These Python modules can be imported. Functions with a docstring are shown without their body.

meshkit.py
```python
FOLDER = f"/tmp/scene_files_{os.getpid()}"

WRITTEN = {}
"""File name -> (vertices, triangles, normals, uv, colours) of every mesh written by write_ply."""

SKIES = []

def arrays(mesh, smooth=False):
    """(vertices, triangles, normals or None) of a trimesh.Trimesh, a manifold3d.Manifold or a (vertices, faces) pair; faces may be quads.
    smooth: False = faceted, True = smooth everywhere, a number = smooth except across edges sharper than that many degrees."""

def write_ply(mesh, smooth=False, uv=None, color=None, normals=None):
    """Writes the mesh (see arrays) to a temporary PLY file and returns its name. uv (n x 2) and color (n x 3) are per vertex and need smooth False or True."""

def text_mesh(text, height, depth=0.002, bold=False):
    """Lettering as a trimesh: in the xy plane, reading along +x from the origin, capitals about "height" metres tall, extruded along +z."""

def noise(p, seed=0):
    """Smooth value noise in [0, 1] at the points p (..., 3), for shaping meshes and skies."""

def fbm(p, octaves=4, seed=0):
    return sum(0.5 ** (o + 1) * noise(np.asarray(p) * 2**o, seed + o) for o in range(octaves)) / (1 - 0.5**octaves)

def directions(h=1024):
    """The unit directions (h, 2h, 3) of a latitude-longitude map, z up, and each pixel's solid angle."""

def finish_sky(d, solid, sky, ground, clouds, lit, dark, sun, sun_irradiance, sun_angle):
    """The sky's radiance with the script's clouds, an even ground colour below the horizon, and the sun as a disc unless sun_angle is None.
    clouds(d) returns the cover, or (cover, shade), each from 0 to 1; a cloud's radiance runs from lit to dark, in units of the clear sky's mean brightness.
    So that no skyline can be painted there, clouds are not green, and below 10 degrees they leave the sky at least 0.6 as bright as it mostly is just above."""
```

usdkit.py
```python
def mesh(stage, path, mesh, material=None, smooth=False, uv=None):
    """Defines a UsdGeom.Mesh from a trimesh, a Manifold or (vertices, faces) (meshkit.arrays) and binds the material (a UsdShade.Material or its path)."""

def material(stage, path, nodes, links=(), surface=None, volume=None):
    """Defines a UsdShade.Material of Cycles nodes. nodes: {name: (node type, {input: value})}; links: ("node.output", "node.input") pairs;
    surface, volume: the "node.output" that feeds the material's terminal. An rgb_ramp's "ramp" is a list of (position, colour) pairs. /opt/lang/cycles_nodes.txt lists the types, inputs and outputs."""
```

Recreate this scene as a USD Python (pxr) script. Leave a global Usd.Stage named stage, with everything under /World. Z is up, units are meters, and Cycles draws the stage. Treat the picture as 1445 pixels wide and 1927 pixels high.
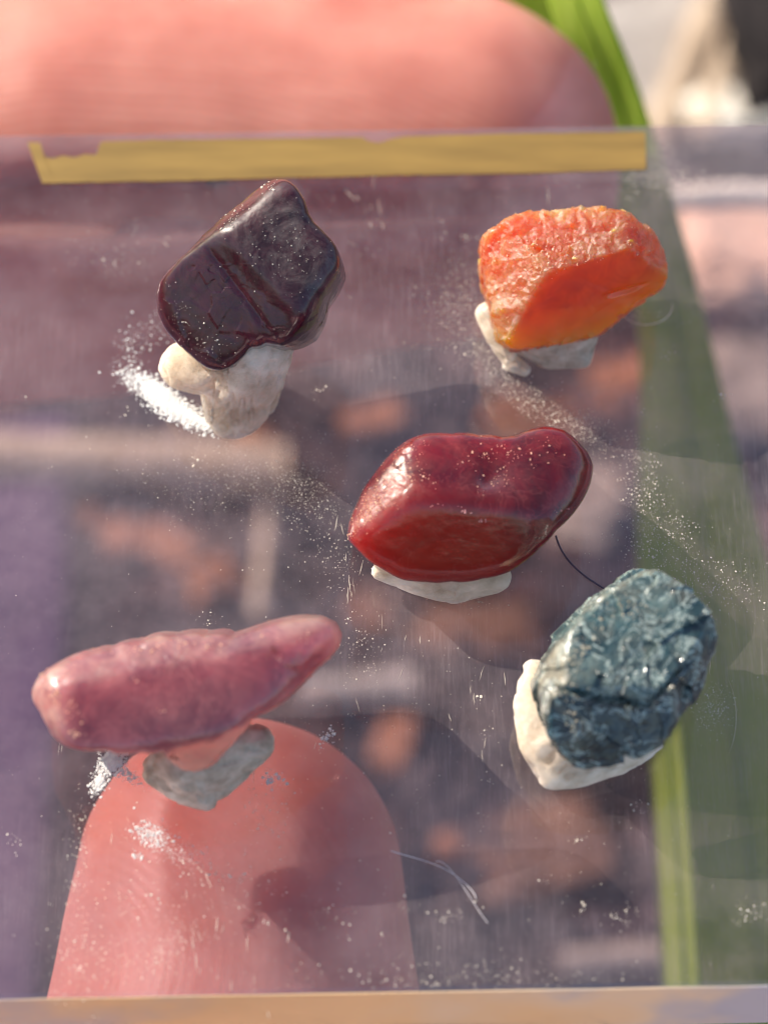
import math, random
import numpy as np, trimesh, manifold3d, usdkit, meshkit
from pxr import Usd, UsdGeom, UsdLux, UsdShade, Gf, Sdf, Vt

random.seed(7)
RNG = np.random.default_rng(7)
stage = Usd.Stage.CreateInMemory()
UsdGeom.SetStageUpAxis(stage, 'Z'); UsdGeom.SetStageMetersPerUnit(stage, 1.0)
UsdGeom.Xform.Define(stage, '/World'); UsdGeom.Scope.Define(stage, '/World/Looks')
MM = 0.001

# ------------------------------------------------------------------ camera (lengths in mm until written)
ELEV = math.radians(60.0); SE, CE = math.sin(ELEV), math.cos(ELEV)
DIST, WIDTH = 130.0, 36.0                 # distance to the block's top and the width the picture spans there
PXMM = 1445.0 / WIDTH
U = np.array([1.0, 0, 0]); V = np.array([0, SE, CE]); W = np.array([0, -CE, SE])   # right, up, towards the lens
EYE = W * DIST
cam = UsdGeom.Camera.Define(stage, '/World/camera')
cm = Gf.Matrix4d(*[float(x) for r in (np.append(U, 0), np.append(V, 0), np.append(W, 0), np.append(EYE * MM, 1)) for x in r])
cam.AddTransformOp().Set(cm)
cam.CreateFocalLengthAttr(50.0); cam.CreateHorizontalApertureAttr(50.0 * WIDTH / DIST)
cam.CreateFStopAttr(16.0); cam.CreateFocusDistanceAttr((DIST - 3.0) * MM)
cam.CreateClippingRangeAttr(Gf.Vec2f(0.002, 50.0))
cam.CreateExposureAttr(0.78)

# ------------------------------------------------------------------ sky and sun
SUN = np.array([-0.70, 0.47, 0.53]); SUN /= np.linalg.norm(SUN)
usdkit.material(stage, '/World/Looks/sky_look', {
    's': ('sky_texture', {'sky_type': 'single_scattering', 'sun_disc': False, 'aerosol_density': 2.0, 'sun_elevation': math.asin(SUN[2]), 'sun_rotation': math.atan2(SUN[0], SUN[1])}),
    'b': ('background_shader', {'strength': 0.11})}, [('s.color', 'b.color')], surface='b.background')
dome = UsdLux.DomeLight.Define(stage, '/World/sky')
UsdShade.MaterialBindingAPI.Apply(dome.GetPrim()).Bind(UsdShade.Material.Get(stage, '/World/Looks/sky_look'))
dome.GetPrim().SetCustomDataByKey('kind', 'structure'); dome.GetPrim().SetCustomDataByKey('label', 'clear daylight sky'); dome.GetPrim().SetCustomDataByKey('category', 'sky')
sun = UsdLux.DistantLight.Define(stage, '/World/sun')
sun.CreateIntensityAttr(1.25); sun.CreateAngleAttr(0.5); sun.CreateNormalizeAttr(True); sun.CreateColorAttr(Gf.Vec3f(1.0, 0.91, 0.79))
zx = SUN; xx = np.cross([0, 0, 1.0], zx); xx /= np.linalg.norm(xx); yx = np.cross(zx, xx)
sun.AddTransformOp().Set(Gf.Matrix4d(*[float(x) for r in (np.append(xx, 0), np.append(yx, 0), np.append(zx, 0), (0, 0, 0, 1)) for x in r]))

# ------------------------------------------------------------------ helpers
def at(px, py, z=0.0):
    """The point (mm) at height z where the photograph's pixel looks."""
    d = U * (px - 722.5) / PXMM + V * (963.5 - py) / PXMM - W * DIST
    t = (z - EYE[2]) / d[2]
    return EYE + d * t
def scale_at(p):
    """Pixels per mm at a point."""
    return PXMM * DIST / (DIST - float(np.dot(p, W)))
def depth_point(px, py, w):
    """The point at a pixel whose distance towards the lens from the block's centre is w mm."""
    k = (DIST - w) / DIST
    return U * (px - 722.5) / PXMM * k + V * (963.5 - py) / PXMM * k + W * w
USED = {}
def numbered(parent, name):
    n = USED.get((parent, name), 0); USED[(parent, name)] = n + 1
    return f'{parent}/{name}' + (f'_{n:03d}' if n else '')
def tag(prim, label=None, cat=None, group=None, kind=None):
    for k, v in (('label', label), ('category', cat), ('group', group), ('kind', kind)):
        if v: prim.SetCustomDataByKey(k, v)
    return prim
BASE = {}
def thing(name, base, label, cat, group=None, kind=None):
    path = numbered('/World', name)
    x = UsdGeom.Xform.Define(stage, path); x.AddTranslateOp().Set(Gf.Vec3d(*[float(b) * MM for b in base]))
    BASE[path] = np.array(base, float)
    return tag(x.GetPrim(), label, cat, group, kind)
def base_of(path):
    while path not in BASE and path.count('/') > 1: path = path.rsplit('/', 1)[0]
    return BASE.get(path, np.zeros(3))
def obj(name, mesh, mat, parent=None, smooth=True, label=None, cat=None, group=None, kind=None, attrs=None):
    """One Mesh prim; vertices given in world mm."""
    pp = str(parent.GetPath()) if parent else '/World'
    path = numbered(pp, name)
    if isinstance(mesh, tuple): v, f = mesh
    else: v, f = mesh.vertices, mesh.faces
    v = (np.asarray(v, float) - (base_of(path) if parent else 0)) * MM
    m = usdkit.mesh(stage, path, (v, np.asarray(f)), mat, smooth=smooth)
    for k, a in (attrs or {}).items():
        UsdGeom.PrimvarsAPI(m).CreatePrimvar(k, Sdf.ValueTypeNames.FloatArray, 'vertex').Set(Vt.FloatArray.FromNumpy(np.asarray(a, np.float32)))
    return tag(m.GetPrim(), label, cat, group, kind)
def fbm(p, seed=0, octaves=4, gain=0.5):
    out, a, tot = 0, 1.0, 0
    for k in range(octaves):
        out = out + a * (meshkit.noise(np.asarray(p) * 2 ** k + 17.3 * k, seed + k) - 0.5); tot += a; a *= gain
    return out / tot
def rough(v, n, amp, size, seed, octaves=4):
    return v + n * (amp * fbm(v / size, seed, octaves))[:, None]
def L(name): return UsdShade.Material.Get(stage, '/World/Looks/' + name)
def mat(name, nodes, links=(), surface='p.BSDF'):
    return usdkit.material(stage, '/World/Looks/' + name, nodes, links, surface=surface)

# ------------------------------------------------------------------ materials
def plain(name, c1, c2, size_mm, rough_=0.6, bump_mm=0.05, bump_size=0.5, spec=0.3, sss=0.0, radius=(1, .4, .25), sscale=1.0, detail=5):
    """Two tones mixed by noise, fine bump, optional subsurface."""
    return mat(name, {
        'tc': ('texture_coordinate', {}),
        'n': ('noise_texture', {'scale': 1000.0 / size_mm, 'detail': detail, 'roughness': 0.6}),
        'r': ('rgb_ramp', {'ramp': [(0.32, c1), (0.68, c2)]}),
        'nb': ('noise_texture', {'scale': 1000.0 / bump_size, 'detail': 5, 'roughness': 0.65}),
        'b': ('bump', {'distance': bump_mm * MM, 'strength': 1.0}),
        'p': ('principled_bsdf', {'roughness': rough_, 'specular_ior_level': spec, 'subsurface_weight': sss, 'subsurface_radius': radius, 'subsurface_scale': sscale * MM, 'subsurface_method': 'random_walk'}),
    }, [('tc.object', 'n.vector'), ('tc.object', 'nb.vector'), ('n.fac', 'r.fac'), ('r.color', 'p.base_color'), ('nb.fac', 'b.height'), ('b.normal', 'p.normal')])

plain('soil_look', (.042, .026, .030), (.115, .068, .062), 9, .9, 1.2, 3.0, .15)  # soil kept dark so its colour stands in for shade on the ground
plain('tan_wood', (.28, .21, .15), (.46, .36, .27), 5, .7, .3, 1.2, .2)
plain('grey_wood', (.24, .21, .19), (.40, .36, .33), 5, .75, .3, 1.2, .2)
plain('pale_wood', (.62, .56, .47), (.80, .74, .64), 6, .7, .3, 1.2, .2)
plain('bark_orange', (.12, .05, .03), (.44, .18, .085), 2.5, .8, .3, 1.0, .2)
plain('bark_brown', (.10, .05, .035), (.20, .10, .06), 4, .8, .3, 1.0, .2)
plain('peach_stone', (.62, .38, .27), (.78, .55, .42), 7, .7, .3, 1.4, .2)
plain('mauve_stone', (.20, .155, .13), (.32, .26, .22), 7, .7, .3, 1.4, .2)
plain('black_bark', (.012, .010, .010), (.03, .025, .025), 5, .85, .3, 1.4, .1)

# ------------------------------------------------------------------ gem looks: colour, scattering, frosted crust where the mesh says so
def gem(name, deep, light, crust, size, sss, radius, sscale, clean_rough=.12, crust_rough=.55, bump=.05, bsize=.35, coat=.0, vein=None, trans=0.0, zone=(1, 1, 1), spec=.35):
    nodes = {
        'tc': ('texture_coordinate', {}),
        'n': ('noise_texture', {'scale': 1000.0 / size, 'detail': 5, 'roughness': .6, 'distortion': .6}),
        'r': ('rgb_ramp', {'ramp': [(.35, deep), (.66, light)]}),
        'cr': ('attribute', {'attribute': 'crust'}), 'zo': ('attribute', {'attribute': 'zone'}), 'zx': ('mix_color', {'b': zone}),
        'n2': ('noise_texture', {'scale': 1000.0 / 1.7, 'detail': 8, 'roughness': .78, 'distortion': .8}),
        'm2': ('map_range', {'from_min': .42, 'from_max': .64, 'to_min': 0.0, 'to_max': 1.0, 'clamp': True}),
        'mu': ('math', {'math_type': 'multiply'}),
        'mx': ('mix_color', {'b': crust}),
        'nb': ('noise_texture', {'scale': 1000.0 / bsize, 'detail': 6, 'roughness': .7}),
        'ba': ('math', {'math_type': 'multiply'}),
        'bo': ('map_range', {'from_min': 0., 'from_max': 1., 'to_min': .10, 'to_max': 1.0}),
        'b': ('bump', {'distance': bump * MM, 'strength': 1.0}),
        'ro': ('map_range', {'from_min': 0., 'from_max': 1., 'to_min': clean_rough, 'to_max': crust_rough}),
        'p': ('principled_bsdf', {'ior': 1.6, 'specular_ior_level': spec, 'subsurface_weight': sss, 'subsurface_radius': radius, 'subsurface_scale': sscale * MM, 'subsurface_method': 'random_walk', 'coat_weight': coat, 'transmission_weight': trans}),
    }
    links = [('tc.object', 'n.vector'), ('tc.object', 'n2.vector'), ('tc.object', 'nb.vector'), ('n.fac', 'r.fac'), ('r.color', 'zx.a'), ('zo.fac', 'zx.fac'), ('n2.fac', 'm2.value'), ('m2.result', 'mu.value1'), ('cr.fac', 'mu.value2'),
             ('mu.value', 'mx.fac'), ('nb.fac', 'ba.value1'), ('cr.fac', 'bo.value'), ('bo.result', 'ba.value2'), ('ba.value', 'b.height'), ('b.normal', 'p.normal'), ('cr.fac', 'ro.value'), ('ro.result', 'p.roughness')]
    if vein:
        nodes |= {'v': ('noise_texture', {'scale': 1000.0 / vein[1], 'detail': 4, 'roughness': .7, 'distortion': 1.2}),
                  'va': ('math', {'math_type': 'subtract', 'value2': .5}), 'vb': ('math', {'math_type': 'absolute'}),
                  'vm': ('map_range', {'from_min': 0., 'from_max': vein[2], 'to_min': vein[3], 'to_max': 0., 'clamp': True}),
                  'vx': ('mix_color', {'b': vein[0]})}
        links += [('tc.object', 'v.vector'), ('v.fac', 'va.value1'), ('va.value', 'vb.value1'), ('vb.value', 'vm.value'), ('vm.result', 'vx.fac'), ('zx.result', 'vx.a'), ('vx.result', 'mx.a')]
    else: links.append(('zx.result', 'mx.a'))
    links.append(('mx.result', 'p.base_color'))
    return mat(name, nodes, links)

gem('garnet_look', (.010, .0007, .005), (.042, .0026, .011), (.13, .095, .09), 2.6, .3, (1, .15, .2), .5, .09, .6, .03, .22, coat=.3, spec=.35)
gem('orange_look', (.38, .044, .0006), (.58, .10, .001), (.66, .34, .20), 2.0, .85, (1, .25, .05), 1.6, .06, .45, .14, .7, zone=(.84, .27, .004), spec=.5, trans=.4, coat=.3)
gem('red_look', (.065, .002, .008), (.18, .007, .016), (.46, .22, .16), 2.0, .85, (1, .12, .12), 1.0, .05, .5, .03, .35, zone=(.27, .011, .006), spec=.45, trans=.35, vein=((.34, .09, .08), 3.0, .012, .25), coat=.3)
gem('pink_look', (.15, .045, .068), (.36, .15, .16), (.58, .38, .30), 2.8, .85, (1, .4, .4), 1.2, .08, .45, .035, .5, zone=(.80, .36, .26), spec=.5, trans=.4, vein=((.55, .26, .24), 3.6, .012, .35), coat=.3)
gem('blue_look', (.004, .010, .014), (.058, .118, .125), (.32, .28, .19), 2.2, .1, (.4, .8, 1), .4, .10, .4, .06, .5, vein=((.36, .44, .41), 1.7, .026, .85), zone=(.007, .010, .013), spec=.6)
plain('putty_look', (.34, .26, .18), (.64, .52, .41), 1.6, .75, .10, .5, .25, .5, (1, .8, .6), .5)
plain('grey_putty', (.34, .25, .185), (.66, .52, .42), .9, .7, .08, .5, .25)
plain('white_putty', (.56, .55, .53), (.70, .69, .67), 1.0, .8, .08, .2, .25)
plain('dust_look', (.50, .43, .35), (.74, .68, .58), .3, .7, .0, .5, .3)
plain('fibre_look', (.45, .42, .45), (.62, .58, .60), 1.0, .5, .0, .5, .4)
plain('dark_fibre_look', (.09, .065, .10), (.14, .11, .15), 1.0, .6, .0, .5, .3)
plain('amber_flake', (.55, .28, .16), (.80, .52, .36), .4, .5, .0, .5, .4)
plain('pink_chip', (.75, .28, .26), (.85, .45, .42), .4, .3, .0, .5, .5)
plain('crust_tan', (.30, .25, .16), (.55, .50, .38), .4, .6, .0, .5, .3)
plain('pit_look', (.06, .012, .012), (.12, .03, .02), .5, .6, .0, .5, .3)

# skin: ridges as a fine distorted wave in the bump
mat('skin_look', {
    'tc': ('texture_coordinate', {}),
    'n': ('noise_texture', {'scale': 160.0, 'detail': 4}),
    'r': ('rgb_ramp', {'ramp': [(.28, (.39, .13, .095)), (.72, (.57, .245, .185))]}),
    'mp': ('mapping', {'mapping_type': 'point', 'location': tuple(-at(120, 1850, -8) * MM)}),
    'w': ('wave_texture', {'wave_type': 'rings', 'rings_direction': 'spherical', 'profile': 'sine', 'scale': 620.0, 'distortion': 9.0, 'detail': 3, 'detail_scale': .12}),
    'nb': ('noise_texture', {'scale': 4200.0, 'detail': 4, 'roughness': .6}),
    'mn': ('mix_float', {'fac': .55}),
    'b': ('bump', {'distance': .015 * MM, 'strength': 1.0}),
    'p': ('principled_bsdf', {'roughness': .48, 'specular_ior_level': .4, 'subsurface_weight': .75, 'subsurface_radius': (1., .32, .18), 'subsurface_scale': 1.3 * MM, 'subsurface_method': 'random_walk'}),
}, [('tc.object', 'n.vector'), ('n.fac', 'r.fac'), ('r.color', 'p.base_color'), ('tc.object', 'mp.vector'), ('mp.vector', 'w.vector'), ('tc.object', 'nb.vector'),
    ('w.fac', 'mn.a'), ('nb.fac', 'mn.b'), ('mn.result', 'b.height'), ('b.normal', 'p.normal')])

def leaf(name, c1, c2, trans):
    mat(name, {
        'tc': ('texture_coordinate', {}), 'mp': ('mapping', {'scale': (1600., 60., 60.)}),
        'n': ('noise_texture', {'scale': 1.0, 'detail': 3}), 'r': ('rgb_ramp', {'ramp': [(.3, c1), (.7, c2)]}),
        'p': ('principled_bsdf', {'roughness': .5, 'specular_ior_level': .3}), 't': ('translucent_bsdf', {}),
        'm': ('mix_closure', {'fac': trans})},
        [('tc.object', 'mp.vector'), ('mp.vector', 'n.vector'), ('n.fac', 'r.fac'), ('r.color', 'p.base_color'), ('r.color', 't.color'), ('p.BSDF', 'm.closure1'), ('t.BSDF', 'm.closure2')], surface='m.closure')
leaf('leaf_bright', (.36, .54, .06), (.50, .66, .12), .5)
leaf('leaf_deep', (.28, .42, .08), (.38, .52, .12), .4)

# clear plastic: see-through with a fresnel gloss, a thin uneven film of dust and rubbing, tinted mauve to paint in reflected haze; sawn sides are satin
mat('clear_plastic', {
    'g': ('geometry', {}), 'tc': ('texture_coordinate', {}),
    'io': ('mix_float', {'a': 1.49, 'b': 1 / 1.49}), 'f': ('fresnel', {}),
    't': ('transparent_bsdf', {'color': (.84, .79, .81)}), 'gl': ('glossy_bsdf', {'color': (1, 1, 1), 'roughness': .06}),
    'pane': ('mix_closure', {}),
    'mp': ('mapping', {'scale': (5200., 420., 420.)}), 'n1': ('noise_texture', {'scale': 1.0, 'detail': 4, 'roughness': .7}),
    'm1': ('map_range', {'from_min': .50, 'from_max': .80, 'to_min': 0., 'to_max': .07, 'clamp': True}),
    'n2': ('noise_texture', {'scale': 170.0, 'detail': 4, 'roughness': .6}),
    'm2': ('map_range', {'from_min': .38, 'from_max': .72, 'to_min': .015, 'to_max': .105, 'clamp': True}),
    'n3': ('noise_texture', {'scale': 7000.0, 'detail': 3, 'roughness': .7}),
    'm3': ('map_range', {'from_min': .62, 'from_max': .76, 'to_min': 0., 'to_max': .12, 'clamp': True}),
    'n4': ('noise_texture', {'scale': 90.0, 'detail': 3}), 'm4': ('map_range', {'from_min': .48, 'from_max': .66, 'to_min': .1, 'to_max': 1.5, 'clamp': True}), 'm14': ('math', {'math_type': 'multiply'}), 'a12': ('math', {'math_type': 'add'}), 'a3': ('math', {'math_type': 'multiply_add'}),
    'sx': ('separate_xyz', {}), 'az': ('math', {'math_type': 'absolute'}),
    'up': ('map_range', {'from_min': .4, 'from_max': .9, 'to_min': 0., 'to_max': 1., 'clamp': True}),
    'tp': ('math', {'math_type': 'greater_than', 'value2': .5}),
    'fs': ('math', {'math_type': 'multiply'}),
    'side': ('map_range', {'from_min': .4, 'from_max': .9, 'to_min': .16, 'to_max': 0., 'clamp': True}),
    'fa': ('math', {'math_type': 'add'}),
    'd0': ('diffuse_bsdf', {'color': (.76, .62, .66)}), 'd1': ('translucent_bsdf', {'color': (.62, .60, .62)}), 'd': ('mix_closure', {'fac': .35}),
    'm': ('mix_closure', {}),
}, [('g.backfacing', 'io.fac'), ('io.result', 'f.IOR'), ('f.fac', 'pane.fac'), ('t.BSDF', 'pane.closure1'), ('gl.BSDF', 'pane.closure2'),
    ('tc.object', 'mp.vector'), ('mp.vector', 'n1.vector'), ('n1.fac', 'm1.value'), ('tc.object', 'n2.vector'), ('n2.fac', 'm2.value'), ('tc.object', 'n3.vector'), ('n3.fac', 'm3.value'),
    ('tc.object', 'n4.vector'), ('n4.fac', 'm4.value'), ('m1.result', 'm14.value1'), ('m4.result', 'm14.value2'), ('m14.value', 'a12.value1'), ('m2.result', 'a12.value2'), ('m3.result', 'a3.value1'), ('n2.fac', 'a3.value2'), ('a12.value', 'a3.value3'),
    ('g.true_normal', 'sx.vector'), ('sx.z', 'az.value1'), ('sx.z', 'tp.value1'), ('az.value', 'side.value'), ('a3.value', 'fs.value1'), ('tp.value', 'fs.value2'),
    ('fs.value', 'fa.value1'), ('side.result', 'fa.value2'), ('fa.value', 'm.fac'), ('pane.closure', 'm.closure1'), ('d0.BSDF', 'd.closure1'), ('d1.BSDF', 'd.closure2'), ('d.closure', 'm.closure2')], surface='m.closure')
mat('tape_look', {
    'tc': ('texture_coordinate', {}), 'mp': ('mapping', {'scale': (90., 900., 2600.)}), 'n': ('noise_texture', {'scale': 1.0, 'detail': 5, 'roughness': .65}),
    'r': ('rgb_ramp', {'ramp': [(.3, (.27, .17, .05)), (.68, (.42, .27, .075))]}),
    'p': ('principled_bsdf', {'roughness': .45}), 't': ('translucent_bsdf', {}), 'm': ('mix_closure', {'fac': .4})},
    [('tc.object', 'mp.vector'), ('mp.vector', 'n.vector'), ('n.fac', 'r.fac'), ('r.color', 'p.base_color'), ('r.color', 't.color'), ('p.BSDF', 'm.closure1'), ('t.BSDF', 'm.closure2')], surface='m.closure')

mat('reflected_tone_tape', {
    'tc': ('texture_coordinate', {}), 'n': ('noise_texture', {'scale': 150.0, 'detail': 4}), 'sx': ('separate_xyz', {}),
    'ma': ('math', {'math_type': 'multiply_add', 'value2': 18.0, 'value3': .12}), 'ad': ('math', {'math_type': 'multiply_add', 'value2': .5}),
    'r': ('rgb_ramp', {'ramp': [(.08, (.66, .60, .56)), (.18, (.80, .66, .48)), (.42, (.86, .71, .52)), (.55, (.84, .74, .62)), (.64, (.66, .65, .69)), (1., (.72, .73, .80))]}),  # grey and blue ends paint in tones reflected by the block side
    'p': ('principled_bsdf', {'roughness': .5}), 't': ('translucent_bsdf', {}), 'm': ('mix_closure', {'fac': .72})},
    [('tc.object', 'n.vector'), ('tc.object', 'sx.vector'), ('sx.x', 'ma.value1'), ('n.fac', 'ad.value1'), ('ma.value', 'ad.value3'), ('ad.value', 'r.fac'), ('r.color', 'p.base_color'), ('r.color', 't.color'), ('p.BSDF', 'm.closure1'), ('t.BSDF', 'm.closure2')], surface='m.closure')

# ------------------------------------------------------------------ ground
GZ = -95.0
def ground():
    e = np.concatenate([-np.geomspace(900, 90, 22), np.linspace(-85, 85, 140), np.geomspace(90, 900, 22)])
    x, y = np.meshgrid(e, e + 40, indexing='ij')
    p = np.stack([x, y, np.zeros_like(x)], -1)
    near = np.exp(-((x ** 2 + (y - 40) ** 2) / 200 ** 2))
    p[..., 2] = GZ + 5.0 * fbm(p / 16, 3, 5) * (0.4 + near) + 2.2 * fbm(p / 4, 9, 3) * near
    n = len(e); i, j = np.meshgrid(np.arange(n - 1), np.arange(n - 1), indexing='ij'); q = np.stack([i * n + j, (i + 1) * n + j, (i + 1) * n + j + 1, i * n + j + 1], -1).reshape(-1, 4)
    v = p.reshape(-1, 3); f = np.vstack([q[:, [0, 1, 2]], q[:, [0, 2, 3]]])
    obj('soil', (v, f), L('soil_look'), label='garden soil far below the clear block, shade painted into its dark tone', kind='structure', cat='soil')
ground()

# ------------------------------------------------------------------ the clear block
YAW = math.radians(1.1); YF, YN, TH, XH = 22.6, -23.6, 5.0, 27.0
R = np.array([[math.cos(YAW), -math.sin(YAW), 0], [math.sin(YAW), math.cos(YAW), 0], [0, 0, 1]])
def blk(x, y, z): return R @ np.array([x, y, z], float)
def block():
    c = .16
    pts = [(sx * (XH - a), (YF - b) if sy > 0 else (YN + b), (-d if sz > 0 else -TH + d)) for sx in (-1, 1) for sy in (-1, 1) for sz in (-1, 1) for a, b, d in ((0, c, c), (c, 0, c), (c, c, 0))]
    m = trimesh.convex.convex_hull(np.array(pts) @ R.T)
    t = thing('clear_block', blk(0, 0, -TH), 'scratched clear plastic block held in the hand, carrying the five stones', 'block')
    obj('body', m, L('clear_plastic'), t, smooth=False)
    # a strip of tape along the far edge, another on the near side
    def strip(top, bot, th, label):
        a, b = np.array(top), np.array(bot); n = len(a)
        v = np.vstack([a, b, a + th, b + th]); f = []
        for i in range(n - 1):
            f += [[i, n + i, n + i + 1], [i, n + i + 1, i + 1], [2 * n + i, 3 * n + i + 1, 3 * n + i], [2 * n + i, 2 * n + i + 1, 3 * n + i + 1],
                  [i, i + 1, 2 * n + i + 1], [i, 2 * n + i + 1, 2 * n + i], [n + i, 3 * n + i + 1, n + i + 1], [n + i, 3 * n + i, 3 * n + i + 1]]
        for i in (0, n - 1): f += [[i, 2 * n + i, 3 * n + i], [i, 3 * n + i, n + i]]
        m = trimesh.Trimesh(v, f); m.fix_normals()
        obj('tape_strip', m, L('reflected_tone_tape' if 'faded' in label else 'tape_look'), t, smooth=False, label=label)
    top = [(52, 268), (76, 269), (84, 296), (100, 299), (118, 293), (140, 297), (160, 290), (182, 293), (188, 268), (200, 266), (330, 263), (480, 262), (680, 258), (694, 266), (712, 269), (738, 261), (760, 257), (1000, 251), (1214, 248)]
    bot = [(80, 345), (86, 345), (90, 345), (104, 345), (120, 344), (142, 344), (162, 343), (184, 343), (190, 343), (220, 342), (330, 341), (480, 336), (680, 332), (694, 331), (712, 331), (738, 330), (760, 330), (1000, 326), (1216, 319)]
    def torn(line, seed, amp):
        xs, ys = zip(*line); xx_ = np.unique(np.concatenate([np.array(xs), np.linspace(xs[0], xs[-1], 150)])); return [(x, float(np.interp(x, xs, ys) + amp * 2 * fbm(np.array([x / 16, seed, .5]), seed, 4))) for x in np.interp(np.linspace(0, 1, 150), np.linspace(0, 1, len(xx_)), xx_)]
    top, bot = torn(top, 3, 2.2), torn(bot, 8, 1.6)
    strip([at(x, y, .004) for x, y in top], [at(x, y, .004) for x, y in bot], np.array([0, 0, .05]), 'yellow tape strip along the far edge of the block')
    nf = R @ np.array([0, -1.0, 0])
    xs = np.linspace(-26, 26, 19)
    strip([blk(x, YN - .01, -.10 - .04 * math.sin(x)) for x in xs], [blk(x + .4, YN - .01, -4.7 + .10 * math.sin(2 * x)) for x in xs], nf * .05, 'faded yellow tape on the near side of the block, ends painted as reflected tones')
    return t
BLOCK = block()

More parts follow.
